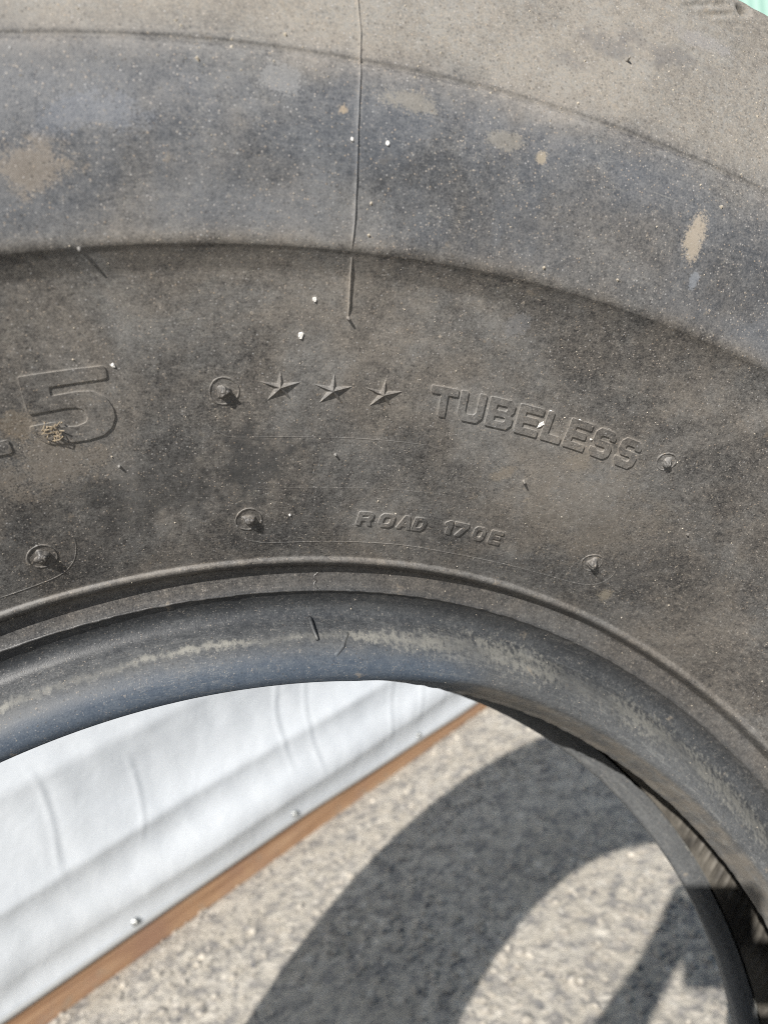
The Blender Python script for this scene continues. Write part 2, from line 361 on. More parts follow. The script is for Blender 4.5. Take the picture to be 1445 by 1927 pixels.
def warp(r, th):
    """the unmounted beads are squeezed together unevenly: the left of the near bead stands further out"""
    u = max(0, min(1, (math.degrees(th) + 6) / 44)); k = 1 - u * u * (3 - 2 * u)
    if math.degrees(th) < -60: k *= max(0, min(1, (math.degrees(th) + 150) / 90))
    return -.026 * k * max(0, min(1, (.424 - r) / .086))
def disp(r, th, s=0.0):
    """gentle unevenness of the moulded wall, metres along the axis"""
    k = min(1, max(0, (r - .29) / .04))
    v = mnoise.noise(Vector((r * math.sin(th) * 13 + s, r * math.cos(th) * 13, 3.1))) * .0006
    v += mnoise.noise(Vector((r * math.sin(th) * 45 + s, r * math.cos(th) * 45, 7.7))) * .00018
    return v * k + (warp(r, th) if s == 0 else 0)
NEAR = sorted(SIDE_D + BEAD_D[1:], key=lambda p: p[0])
def prof_y(r):
    lo, hi = 0, len(NEAR) - 1
    while hi - lo > 1:
        m = (lo + hi) // 2
        if NEAR[m][0] <= r: lo = m
        else: hi = m
    a, b = NEAR[lo], NEAR[hi]
    return a[1] if b[0] - a[0] < 1e-9 else a[1] + (b[1] - a[1]) * (r - a[0]) / (b[0] - a[0])
def wy(r, th): return prof_y(r) + disp(r, th)
def nrm(r, th):
    e = .0012
    pt = lambda a, b: Vector((a * math.sin(b), wy(a, b), a * math.cos(b)))
    er = pt(r + e, th) - pt(r - e, th); et = pt(r, th + .01) - pt(r, th - .01)
    n = er.cross(et).normalized()
    return n if n.y < 0 else -n
def surf(r, deg, h=0.0):
    """point on the near side wall at radius r and angle deg, h metres above it (tyre frame)"""
    th = R(deg)
    p = Vector((r * math.sin(th), wy(r, th), r * math.cos(th)))
    return p + nrm(r, th) * h if h else p
def frame(r, deg):
    th = R(deg); n = nrm(r, th)
    er = Vector((math.sin(th), 0, math.cos(th)))
    tx = Vector((math.cos(th), 0, -math.sin(th)))         # clockwise along the wall
    tx = (tx - n * tx.dot(n)).normalized()
    ty = n.cross(tx).normalized()
    if ty.dot(er) < 0: ty = -ty
    return surf(r, deg), tx, ty, n

def revolve(name, prof, thetas, mat, mirror=False, bumpf=None):
    verts, faces = [], []; m = len(prof); n = len(thetas)
    for th in thetas:
        s_, c_ = math.sin(th), math.cos(th)
        for (r, y) in prof:
            dr, dy = bumpf(r, y, th) if bumpf else (0, 0)
            rr = r + dr; yy = y + dy
            if mirror: yy = 2 * YM - yy
            verts.append((rr * s_, yy, rr * c_))
    for i in range(n):
        a = i * m; b = ((i + 1) % n) * m
        for j in range(m - 1):
            f = (a + j, a + j + 1, b + j + 1, b + j)
            faces.append(f if mirror else f[::-1])
    return mesh_obj(name, verts, faces, mat, tyre)
TH = []
a = -180.0
while a < 180: TH.append(R(a)); a += .4 if -30 <= a < 60 else 1.0
revolve('sidewall', SIDE_D, TH, M_rub, False, lambda r, y, th: (0, disp(r, th)))
THc = [R(i) for i in range(-180, 180)]
revolve('sidewall', SIDE_D[::2] + [SIDE_D[-1]], THc, M_rub, True, lambda r, y, th: (0, disp(r, th, 9)))
def flash(r, y, th):
    d = disp(r, th)
    k = math.exp(-((r - .3243) / .0006) ** 2)                    # the ragged flash line
    q = mnoise.noise(Vector((math.sin(th) * 75, math.cos(th) * 75, 0))) + .6 * mnoise.noise(Vector((math.sin(th) * 260, math.cos(th) * 260, 5)))
    toe = math.exp(-((r - .2838) / .0025) ** 2) * (1 if y > -.075 else 0)
    q2 = mnoise.noise(Vector((math.sin(th) * 60, math.cos(th) * 60, 9))) + .5 * mnoise.noise(Vector((math.sin(th) * 170, math.cos(th) * 170, 2)))
    L = max(0, min(1, (15 - math.degrees(th)) / 11)); v = max(0, min(1, (.2896 - r) / .0054))
    oo = max(0, min(1, (.2955 - r) / .006)) * ((1 - v) * (-.0016 * L + .0012 * (1 - L)) + v * (.0036 * L + .0014 * (1 - L))) if y < YM else 0
    toe *= 1 - .7 * L
    return (k * q * .0005 + toe * q2 * .0005 + oo, d - k * max(0, q) * .0011)
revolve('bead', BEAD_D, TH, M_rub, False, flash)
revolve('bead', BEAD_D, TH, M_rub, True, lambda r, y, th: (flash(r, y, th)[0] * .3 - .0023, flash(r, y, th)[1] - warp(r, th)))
# inner liner with its fine bladder ribs
def ribs(r, y, th):
    k = max(0, min(1, (r - .297) / .01)); ph = th + (r - .3) * 1.2
    u = (ph * 57.2958 / 1.35) % 1
    j = int(math.floor(ph * 57.2958 / 1.35)); a_ = .5 + .5 * math.sin(j * 12.9)
    return (0, -k * (.0011 + .0006 * a_) * math.exp(-((u - .5) / .13) ** 2))
full = LINER_D + [(r, 2 * YM - y) for (r, y) in LINER_D[::-1][1:]]
TL = []
a = -180.0
while a < 180: TL.append(R(a)); a += .15 if 20 <= a < 100 else 1.0
def ribs2(r, y, th):
    dr, dy = ribs(r, y, th)
    return (0, dy if y > YM else -dy + warp(r, th))
revolve('inner_liner', full[::-1], TL, M_lin, False, ribs2)
# tread with a worn shoulder and small pits where the mould was vented
fullt = TREAD_D + [(r, 2 * YM - y) for (r, y) in TREAD_D[::-1][1:]]
TT = []
a = -180.0
while a < 180: TT.append(R(a)); a += .08 if 8 <= a < 22 else 1.0
PITS = [(14.95, .5436, .0023), (21.2, .5436, .0023), (8.9, .5436, .0023)]
def wear(r, y, th):
    d = 0
    for (pa, pr, ps) in PITS:
        q = ((th - R(pa)) * .543 / ps) ** 2 + ((r - pr) / (ps * .8)) ** 2
        if y < YM and q < 4: d += .0042 * math.exp(-(q ** 2) * .5)
    lat = 0
    if y < -.195 and r > .5345:                                     # slanting wear ridges on the shoulder
        lat = .0004 * (math.sin((th * 57.3 - (r - .536) * 230) * 7) + .6 * mnoise.noise(Vector((th * 300, r * 300, 0)))) * min(1, (r - .5345) / .002) * (1 if th < R(14.4) else .25)
    wv = .0007 * mnoise.noise(Vector((math.sin(th) * 16, math.cos(th) * 16, r * 40)))
    return (-d * .5 + wv, (d if y < YM else 0) + lat)
revolve('tread', fullt, TT, M_rub, False, wear)

# ------------------------------------------------------------------ moulded lettering
def glyph_mesh(polys, h, b):
    cu = bpy.data.curves.new('tmp', 'CURVE'); cu.dimensions = '2D'; cu.fill_mode = 'BOTH'
    cu.extrude = h; cu.bevel_depth = b; cu.bevel_resolution = 2; cu.offset = -b * .6
    for poly in polys:
        sp = cu.splines.new('POLY'); sp.points.add(len(poly) - 1)
        for q, (x, y) in zip(sp.points, poly): q.co = (x, y, 0, 1)
        sp.use_cyclic_u = True
    o = bpy.data.objects.new('tmp', cu); sc.collection.objects.link(o)
    dg = bpy.context.evaluated_depsgraph_get(); dg.update()
    me = bpy.data.meshes.new_from_object(o.evaluated_get(dg))
    bpy.data.objects.remove(o); bpy.data.curves.remove(cu)
    bm = bmesh.new(); bm.from_mesh(me); bpy.data.meshes.remove(me)
    bmesh.ops.remove_doubles(bm, verts=bm.verts, dist=1e-6)
    bmesh.ops.triangulate(bm, faces=bm.faces[:])
    for _ in range(3):
        es = [e for e in bm.edges if e.calc_length() > .0022]
        if not es: break
        bmesh.ops.subdivide_edges(bm, edges=es, cuts=1)
        bmesh.ops.triangulate(bm, faces=bm.faces[:])
    return bm
def round_poly(poly, rad, n=3):
    out = []; N = len(poly)
    for i in range(N):
        p = Vector(poly[i]); a_ = Vector(poly[i - 1]); c = Vector(poly[(i + 1) % N])
        da, dc = (a_ - p), (c - p); k = min(rad, da.length * .4, dc.length * .4)
        A = p + da.normalized() * k; Cc = p + dc.normalized() * k
        for s in range(n + 1):
            u = s / n; q = A * (1 - u) ** 2 + p * 2 * u * (1 - u) + Cc * u * u
            out.append((q.x, q.y))
    return out
def letter(name, polys, place, h, b, label, rad=.0004):
    bm = glyph_mesh([round_poly(p, rad) for p in polys], h, b)
    for v in bm.verts:
        r, deg = place(v.co.x, v.co.y)
        v.co = surf(r, deg, v.co.z)
    o = bm_obj(name, bm, M_rub, tyre)
    if label: o['label'] = label
    return o
def rect_hole(x0, y0, x1, y1, c):
    return [(x0+c, y0), (x0, y0+c), (x0, y1-c), (x0+c, y1), (x1-c, y1), (x1, y1-c), (x1, y0+c), (x1-c, y0)]
GL = {
 'T': [[(0,1),(1,1),(1,.75),(.63,.75),(.63,0),(.37,0),(.37,.75),(0,.75)]],
 'U': [[(0,1),(.27,1),(.27,.34),(.36,.24),(.64,.24),(.73,.34),(.73,1),(1,1),(1,.2),(.8,0),(.2,0),(0,.2)]],
 'B': [[(0,0),(0,1),(.8,1),(.97,.85),(.97,.62),(.87,.51),(.99,.42),(.99,.17),(.82,0)], [(.28,.6),(.28,.78),(.66,.78),(.71,.73),(.71,.65),(.66,.6)], [(.28,.22),(.28,.4),(.66,.4),(.71,.35),(.71,.27),(.66,.22)]],
 'E': [[(0,0),(0,1),(1,1),(1,.77),(.30,.77),(.30,.62),(.88,.62),(.88,.40),(.30,.40),(.30,.23),(1,.23),(1,0)]],
 'L': [[(0,0),(0,1),(.3,1),(.3,.24),(1,.24),(1,0)]],
 'S': [[(.02,.3),(.02,.17),(.18,0),(.82,0),(1,.17),(1,.45),(.84,.6),(.36,.6),(.29,.65),(.29,.73),(.36,.78),(.66,.78),(.71,.74),(.71,.69),(.99,.69),(.99,.84),(.82,1),(.18,1),(.01,.84),(.01,.55),(.17,.4),(.65,.4),(.72,.35),(.72,.27),(.65,.22),(.36,.22),(.30,.26),(.30,.3)]],
 'R': [[(0,0),(0,1),(.8,1),(.98,.84),(.98,.5),(.84,.36),(1,0),(.70,0),(.56,.34),(.28,.34),(.28,0)], [(.28,.58),(.28,.77),(.64,.77),(.7,.72),(.7,.63),(.64,.58)]],
 'O': [[(.2,0),(0,.2),(0,.8),(.2,1),(.8,1),(1,.8),(1,.2),(.8,0)], rect_hole(.27,.24,.73,.76,.1)],
 'A': [[(0,0),(.33,1),(.67,1),(1,0),(.72,0),(.66,.2),(.34,.2),(.28,0)], [(.42,.42),(.58,.42),(.5,.72)]],
 'D': [[(0,0),(0,1),(.75,1),(1,.76),(1,.24),(.75,0)], [(.27,.23),(.27,.77),(.64,.77),(.73,.67),(.73,.33),(.64,.23)]],
 '1': [[(.35,0),(.35,.66),(0,.58),(0,.80),(.5,1),(.9,1),(.9,0)]],
 '7': [[(0,.74),(0,1),(1,1),(1,.76),(.55,0),(.2,0),(.65,.74)]],
}
def word(items, r0, capr, slant, h, b, rad):
    cap = capr - r0
    for ch, a0, a1 in items:
        wd = R(a1 - a0) * capr
        polys = [[(x * wd, y * cap) for x, y in p] for p in GL[ch]]
        def place(x, y, a0=a0, wd=wd):
            return r0 + y, a0 + math.degrees(x / capr) - slant * (1 - y / cap)
        letter('letter' if ch.isalpha() else 'digit', polys, place, h, b, 'raised %s %s' % ('letter' if ch.isalpha() else 'digit', ch), rad)
word([('T',5.14,6.62),('U',6.77,8.20),('B',8.44,9.97),('E',10.18,11.60),('L',11.84,13.08),('E',13.28,14.64),('S',14.93,16.25),('S',16.62,17.96)], .3888, .3977, -.20, .00058, .00005, .0004)
word([('R',2.76,3.78),('O',4.20,5.20),('A',5.48,6.48),('D',6.54,7.40)], .3500, .3548, .10, .00050, .00005, .0003)
word([('1',8.62,9.24),('7',9.30,10.34),('O',10.80,11.66),('E',12.04,12.94)], .3505, .3555, -.06, .00050, .00005, .0003)
five = [(.4020,-13.87),(.4018,-10.41),(.4012,-10.33),(.3988,-10.34),(.3984,-10.45),(.3983,-12.80),(.3958,-12.82),(.3960,-11.75),(.3956,-11.09),(.3935,-10.56),(.3904,-10.34),(.3879,-10.33),(.3851,-10.56),(.3833,-10.99),(.3826,-11.74),(.3828,-13.07),(.3836,-13.52),(.3854,-13.87),(.3872,-14.03),(.3889,-14.05),(.3889,-12.90),(.3872,-12.80),(.3868,-12.05),(.3875,-11.62),(.3890,-11.50),(.3908,-11.59),(.3919,-11.85),(.3922,-12.29),(.3921,-13.94)]
RF = .394
letter('digit', [[(R(d_ + 12) * RF, r_ - RF) for r_, d_ in five]], lambda x, y: (RF + y, -12 + math.degrees(x / RF)), .00042, .00005, 'large raised digit 5', .0006)
dot = [(.3866,-16.8),(.3866,-15.12),(.3863,-15.08),(.3834,-15.08),(.3830,-15.16),(.3830,-16.8)]
letter('decimal_point', [[(R(d_ + 16) * RF, r_ - RF) for r_, d_ in dot]], lambda x, y: (RF + y, -16 + math.degrees(x / RF)), .00042, .00005, None, .0004)

# three faceted stars
def star(r, deg, lab):
    o_, tx, ty, n = frame(r, deg)
    bm = bmesh.new(); ring = []
    for k in range(10):
        a_ = R(90 + k * 36); q = .0074 if k % 2 == 0 else .00195
        x, y = math.cos(a_) * q, math.sin(a_) * q * .92
        ring.append(bm.verts.new(surf(r + y * .74, deg + math.degrees(x / r), .00002 if k % 2 == 0 else -.00005)))
    top = bm.verts.new(surf(r, deg, .00140))
    for k in range(10): bm.faces.new((ring[k], ring[(k + 1) % 10], top))
    bmesh.ops.recalc_face_normals(bm, faces=bm.faces[:])
    o = bm_obj('star', bm, M_rub, tyre)
for r, a_ in ((.3934, -2.54), (.3930, .09), (.3930, 2.72)): star(r, a_, None)

# vent plugs: ring lip with a torn rubber stub
def sweep(bm, pts, rads, seg=8, cap=True):
    rings = []
    for i, p in enumerate(pts):
        t_ = (pts[min(i + 1, len(pts) - 1)] - pts[max(i - 1, 0)]).normalized()
        u = t_.orthogonal().normalized(); v = t_.cross(u)
        if rings and i:
            u = (pu - t_ * pu.dot(t_)).normalized(); v = t_.cross(u)
        pu = u
        rings.append([bm.verts.new(p + (u * math.cos(2 * math.pi * k / seg) + v * math.sin(2 * math.pi * k / seg)) * rads[i]) for k in range(seg)])
    for a_, b_ in zip(rings, rings[1:]):
        for k in range(seg): bm.faces.new((a_[k], a_[(k + 1) % seg], b_[(k + 1) % seg], b_[k]))
    if cap:
        bm.faces.new(rings[-1]); bm.faces.new(rings[0][::-1])
    return rings
def plug(r, deg, rad, hgt, seed, lean):
    rnd = random.Random(seed)
    o_, tx, ty, n = frame(r, deg)
    bm = bmesh.new(); rings = []; N = 40; S = 6
    for i in range(N):                                                   # lip
        a_ = 2 * math.pi * i / N; rr_ = rad * (1 + .03 * math.sin(3 * a_ + seed))
        lr = .00034 * (1 + .75 * mnoise.noise(Vector((math.cos(a_) * 2.4, math.sin(a_) * 2.4, seed))))
        rg = []
        for k in range(S):
            b_ = 2 * math.pi * k / S
            q = rr_ + lr * math.cos(b_)
            x, y = q * math.cos(a_), q * math.sin(a_)
            rg.append(bm.verts.new(o_ + tx * x + ty * y + n * (lr * .75 * math.sin(b_) + .00005)))
        rings.append(rg)
    for i in range(N):
        for k in range(S):
            bm.faces.new((rings[i][k], rings[i][(k + 1) % S], rings[(i + 1) % N][(k + 1) % S], rings[(i + 1) % N][k]))
    p = bm_obj('vent_plug', bm, M_rub, tyre, True)
    bm = bmesh.new(); K = 14                                             # stub
    levels = [(-.0003, 1.0), (.12, .98), (.40, .80), (.70, .68), (.90, .54), (1.0, .30)]
    base = rad * .54; prev = None
    for li, (lv, q) in enumerate(levels):
        rg = []
        for k in range(K):
            a_ = 2 * math.pi * k / K
            jag = 1 + .62 * mnoise.noise(Vector((math.cos(a_) * 1.3, math.sin(a_) * 1.3, seed * 3.7 + lv * 1.5)))
            notch = 1 - .35 * max(0, math.cos(a_ * 2 + seed)) * lv
            x = base * q * jag * math.cos(a_) * notch + lean[0] * lv * hgt; y = base * q * jag * math.sin(a_) + lean[1] * lv * hgt
            z = max(lv, 0) * hgt * .9 * (1 + (.38 * mnoise.noise(Vector((math.cos(a_) * 2.2, math.sin(a_) * 2.2, seed * 1.3))) if lv > .5 else 0))
            rg.append(bm.verts.new(o_ + tx * x + ty * y + n * (z - .0002)))
        if prev:
            for k in range(K): bm.faces.new((prev[k], prev[(k + 1) % K], rg[(k + 1) % K], rg[k]))
        prev = rg
    bm.faces.new(prev); bmesh.ops.recalc_face_normals(bm, faces=bm.faces[:])
    bmesh.ops.subdivide_edges(bm, edges=bm.edges[:], cuts=1, use_grid_fill=True, smooth=.3)
    s_ = bm_obj('rubber_stub', bm, M_rub, p, True)
for i, (r, a_, rd, h_, ln) in enumerate(((.3924,-5.22,.0047,.0028,(0,.1)), (.3519,-4.03,.0047,.0030,(.1,.1)), (.3510,-15.58,.0047,.0030,(.05,.15)), (.3555,20.18,.0045,.0034,(.1,-.05)), (.3955,19.83,.0038,.0026,(.2,-.2)))):
    plug(r, a_, rd, h_, i + 2, ln)

# thin rubber whiskers left by the mould vents
def hair(r, deg, length, rad, dirv, curl=0):
    o_, tx, ty, n = frame(r, deg)
    bm = bmesh.new(); pts = []; rads = []
    for i in range(7):
        u = i / 6
        d_ = n * (dirv[2] * u) + tx * (dirv[0] * u + curl * u * u) + ty * (dirv[1] * u)
        pts.append(o_ - n * .0002 + d_ * length); rads.append(rad * (1 - .45 * u))
    sweep(bm, pts, rads, 8)
    bm_obj('vent_whisker', bm, M_rub, tyre, True)
hair(.4291, -10.40, .0017, .00060, (.05, .05, 1)); hair(.4133, .40, .0020, .00065, (0, 0, 1)); hair(.3743, 12.44, .0024, .00065, (-.15, .1, 1))
hair(.5045, 10.34, .0020, .00060, (0, 0, 1)); hair(.3783, 24.37, .0012, .0007, (0, 0, 1)); hair(.3735, -10.6, .0012, .0006, (0, 0, 1)); hair(.3733, .70, .0013, .0006, (0, 0, 1))
def whisker_lying():
    bm = bmesh.new(); pts = []; rads = []
    for i in range(13):
        u = i / 12
        r_ = .3128 - .0085 * u; d_ = .45 + .36 * u - .10 * math.sin(u * 3.14)
        pts.append(surf(r_, d_, .0005 + .0011 * math.sin(u * math.pi) ** .7 * (1 - .35 * u))); rads.append(.00085 * (1 - .35 * u))
    sweep(bm, pts, rads, 8)
    bm_obj('vent_whisker', bm, M_rub, tyre, True)['label'] = 'long curled rubber whisker lying on the bead'
whisker_lying()

# the radial mould seam: a thin standing fin
def strip(name, path, wdt, hgt, lab=None, rag=0.0, step=.0012):
    bm = bmesh.new(); prev = None; L = 0; pts = []
    for (r0, d0), (r1, d1) in zip(path, path[1:]):
        k = max(1, int(math.hypot(r1 - r0, R(d1 - d0) * r0) / step))
        pts += [(r0 + (r1 - r0) * i / k, d0 + (d1 - d0) * i / k) for i in range(k)]
    pts.append(path[-1])
    P3 = [surf(r, d) for r, d in pts]
    for i, (r, d) in enumerate(pts):
        o_, tx, ty, n = frame(r, d)
        tg = (P3[min(i + 1, len(pts) - 1)] - P3[max(i - 1, 0)]).normalized(); sd_ = n.cross(tg).normalized()
        q = 1 + rag * mnoise.noise(Vector((i * .37, r * 50, d)))
        wob = sd_ * (rag * .0003 * mnoise.noise(Vector((i * .23, 5.5, d))))
        end = min(1, min(i, len(pts) - 1 - i) / 3 + .15)
        row = [bm.verts.new(o_ + wob + sd_ * (s * wdt) + n * (hh * hgt * q * end - .00006)) for s, hh in ((-1, 0), (-.55, .75), (0, 1), (.55, .75), (1, 0))]
        if prev:
            for a_, b_ in zip(range(4), range(1, 5)): bm.faces.new((prev[a_], prev[b_], row[b_], row[a_]))
        prev = row
    bmesh.ops.recalc_face_normals(bm, faces=bm.faces[:])
    o = bm_obj(name, bm, M_rub, tyre, True)
    if lab: o['label'] = lab
    return o
strip('mould_seam', [(.5285,-.04),(.4986,-.04),(.4889,.05),(.4809,.03),(.461,-.03),(.4363,.09),(.4296,.08)], .00028, .00080, 'thin radial flash seam across the upper sidewall', .25)
strip('mould_seam', [(.4283,.17),(.4212,.29),(.4134,.40)], .00032, .0011, 'short radial flash seam below the step', .25)
def smooth_path(P, n=6):
    out = []
    for i in range(len(P) - 1):
        p0, p1, p2, p3 = P[max(i-1, 0)], P[i], P[i+1], P[min(i+2, len(P)-1)]
        for s in range(n):
            u = s / n
            out.append(tuple(.5*((2*p1[k]) + (p2[k]-p0[k])*u + (2*p0[k]-5*p1[k]+4*p2[k]-p3[k])*u*u + (3*p1[k]-p0[k]-3*p2[k]+p3[k])*u**3) for k in (0, 1)))
    out.append(P[-1]); return out
PA = [(.3479,-4.76),(.3452,-4.3),(.3436,-3.4),(.3430,-2.26),(.3434,2.28),(.3438,6.4),(.3436,10.12),(.3443,14.78),(.3456,19.2),(.3472,21.0),(.3504,22.0),(.3553,22.25),(.3599,21.79)]
strip('moulding_line', smooth_path(PA), .00030, .00022)
strip('moulding_line', smooth_path([(.3545,-13.7),(.3512,-13.75),(.3468,-14.15),(.3436,-15.06),(.3423,-16.74),(.3419,-18.9)]), .00030, .00022)
strip('moulding_line', smooth_path([(.3827,-6.06),(.3796,-5.35),(.3786,-4.54),(.3784,-1.48),(.3787,1.13),(.3790,4.46),(.3791,6.36)]), .00026, .00016)
strip('moulding_line', smooth_path([(.3619,-4.58),(.3621,-1.24),(.3625,1.61),(.3633,5.24),(.3639,8.75)]), .00022, .00012)
strip('cracked_flash', smooth_path([(.3338,.82),(.3318,.90),(.3300,.66),(.3283,.76),(.3266,.66),(.3248,.90)]), .00045, .00035, 'short jagged crack of flash under the rim rib', .8)
strip('bead_scar', smooth_path([(.3072,3.33),(.3045,3.0),(.3022,2.8),(.2985,2.1)]), .0009, .0006, 'short pale rubber scar across the bead', .9)
strip('bead_scar', smooth_path([(.3143,15.15),(.3125,16.0),(.3108,16.8)]), .0005, .0005, 'short pale rubber scar across the bead', .9)

# ------------------------------------------------------------------ bits resting on the tyre
def world(p): return TY @ p
def flake(r, deg, sx, sy, rot, seed, label):
    rnd = random.Random(seed); o_, tx, ty, n = frame(r, deg)
    c, s = math.cos(R(rot)), math.sin(R(rot)); sx *= .8; sy *= .8
    bm = bmesh.new(); N = 9; lo, hi = [], []
    for k in range(N):
        a_ = 2 * math.pi * k / N; q = .65 + .5 * rnd.random()
        x, y = sx * q * math.cos(a_), sy * q * math.sin(a_)
        X, Y = x * c - y * s, x * s + y * c
        lo.append(bm.verts.new(o_ + tx * X + ty * Y + n * .0001)); hi.append(bm.verts.new(o_ + tx * X * .92 + ty * Y * .92 + n * (.00025 + .0003 * rnd.random())))
    mid = bm.verts.new(o_ + n * .0005)
    for k in range(N):
        j = (k + 1) % N
        bm.faces.new((lo[k], lo[j], hi[j], hi[k])); bm.faces.new((hi[k], hi[j], mid))
    bm.faces.new(lo[::-1])
    bmesh.ops.recalc_face_normals(bm, faces=bm.faces[:])
    base = world(o_)
    for v in bm.verts: v.co = world(v.co) - base
    o = bm_obj('paint_flake', bm, M_flake); o.location = base
    tag(o, label, 'flake', 'white flakes stuck on the tyre sidewall')
for i, q in enumerate(((.4079,-1.72,.0012,.0017,-20,'largest white flake above the middle star, left of the seam end'),
    (.4175,-1.20,.0009,.0014,10,'white flake just under the moulded step, left of the seam'),
    (.4016,-9.99,.0009,.0011,30,'white flake off the top right corner of the large 5'),
    (.3930,11.78,.0011,.0021,-35,'long white flake stuck between the E and L of TUBELESS'),
    (.3971,11.95,.0008,.0013,-10,'small white flake at the top of the L of TUBELESS'),
    (.3530,-1.57,.0006,.0006,0,'tiny white speck between the vent plug and the word ROAD'),
    (.4579,1.13,.0008,.0009,0,'pale flake on the upper sidewall right of the seam'),
    (.4576,-.22,.0006,.0008,20,'pale flake touching the left side of the seam'),
    (.3976,13.75,.0006,.0007,20,'white speck on top of the second E of TUBELESS'),
    (.3932,14.95,.0006,.0006,0,'white speck on the left edge of the first S of TUBELESS'))):
    flake(*q[:5], i + 11, q[5])
def straw():
    rnd = random.Random(5); bm = bmesh.new(); o_, tx, ty, n = frame(.3866, -13.20)
    for k in range(15):
        a_ = rnd.uniform(0, math.pi); L = rnd.uniform(.0015, .0045); bend = rnd.uniform(-.6, .6)
        c0 = o_ + tx * rnd.uniform(-.0019, .0019) + ty * rnd.uniform(-.0028, .0022) + n * rnd.uniform(.0005, .0016)
        pts = [c0 + (tx * math.cos(a_ + bend * u) + ty * math.sin(a_ + bend * u)) * (L * u) + n * (.0006 * math.sin(u * 5 + k)) for u in (-.5, -.2, .1, .5)]
        sweep(bm, pts, [.00016] * 4, 5)
    for k in range(6):
        p = o_ + tx * rnd.gauss(0, .0013) + ty * (rnd.gauss(0, .0014) + .0012) + n * .0007
        q = rnd.uniform(.0002, .0005); bmesh.ops.create_icosphere(bm, subdivisions=1, radius=q, matrix=Matrix.Translation(p))
    base = world(o_)
    for v in bm.verts: v.co = world(v.co) - base
    o = bm_obj('straw_tuft', bm, M_straw); o.location = base
    tag(o, 'tuft of dry straw and grit caught on the lower curl of the 5', 'straw')
straw()
def sand():
    rnd = random.Random(3); bm = bmesh.new(); n_ = 0
    while n_ < 5200:
        deg = rnd.uniform(-24, 50); r = rnd.uniform(.290, .529)
        keep = 1.0 if r > .47 else (.55 if r > .43 else .30)
        if r < .325: keep = .22
        if rnd.random() > keep: continue
        n_ += 1
        o_, tx, ty, n = frame(r, deg); q = min(.00075, .00011 * math.exp(rnd.gauss(0, .55)) * (1.25 if r > .47 else 1))
        vs = []
        for d_ in (tx, -tx, ty, -ty, n):
            vs.append(bm.verts.new(o_ + d_ * q * rnd.uniform(.7, 1.3) + tx * rnd.uniform(-.3, .3) * q))
        for f in ((0, 2, 4), (2, 1, 4), (1, 3, 4), (3, 0, 4)): bm.faces.new([vs[i] for i in f])
    for v in bm.verts: v.co = world(v.co)
    o = bm_obj('sand_grains', bm, M_sand); tag(o, 'fine pale sand grains sprinkled over the tyre sidewall', 'sand', None, 'stuff')
sand()

# ------------------------------------------------------------------ white tarpaulin and its batten behind the tyre
U = Vector((.87879, .47721, 0)); Nw = Vector((.47721, -.87879, 0)); A0 = Vector((-.367, 1.02, 0))
WR = Matrix(((U.x, -Nw.x, 0, A0.x), (U.y, -Nw.y, 0, A0.y), (0, 0, 1, 0), (0, 0, 0, 1)))   # local x along, -y towards the camera, z up
def tarp_off(u, v):
    """how far the cloth stands out from its plane"""
    def wob(k, s): return mnoise.noise(Vector((u * k, s, v * .8)))
    v1 = .236 + .010 * wob(1.4, 1) + .012 * u; v2 = .428 + .012 * wob(1.3, 4); v3 = .70 + .03 * wob(1.2, 6)
    z = 0
    z += .012 * math.exp(-((v - .135 - .02 * wob(1.5, 8)) / .055) ** 2)
    def crest(d, up, dn): a_ = abs(d) / (up if d > 0 else dn); return math.exp(-a_ ** 1.05 * 1.8)
    z += .013 * crest(v - v1, .13, .085) * (1 + .5 * wob(2.6, 3)) + .010 * crest(v - v2, .16, .11) * (1 + .5 * wob(2.2, 5)) + .016 * crest(v - v3, .16, .16)
    z += .011 * mnoise.noise(Vector((u * 2.2, v * 5.0, 2))) + .0025 * mnoise.noise(Vector((u * 6 + v * 5, v * 7, 5)))
    z += .0012 * mnoise.noise(Vector((u * 22 + v * 9, v * 16, 3)))
    cr = 0
    for (cu, sl, st, lo, hi) in ((.10, -.12, .008, .22, .46), (.255, .05, .007, .20, .40), (.62, .10, .010, .16, .50), (.70, .08, .009, .10, .42), (.98, .2, .012, .05, .40), (1.10, .25, .012, .05, .36), (1.20, .3, .010, .05, .3), (-.12, -.1, .008, .2, .6)):
        d_ = u - cu - sl * (v - .3) - .012 * math.sin(v * 18 + cu * 9)
        env = max(0, min(1, (v - lo) / .06)) * max(0, min(1, (hi - v) / .06))
        cr += st * env * math.exp(-(d_ / .0055) ** 2) - st * .5 * env * math.exp(-((d_ - .010) / .008) ** 2)
    z += cr * .13
    k = min(1, max(0, (v - .055) / .06))
    z += .010 * mnoise.noise(Vector((u * 3.3, .4, 8))) * (1 - k) * .3
    return z * k
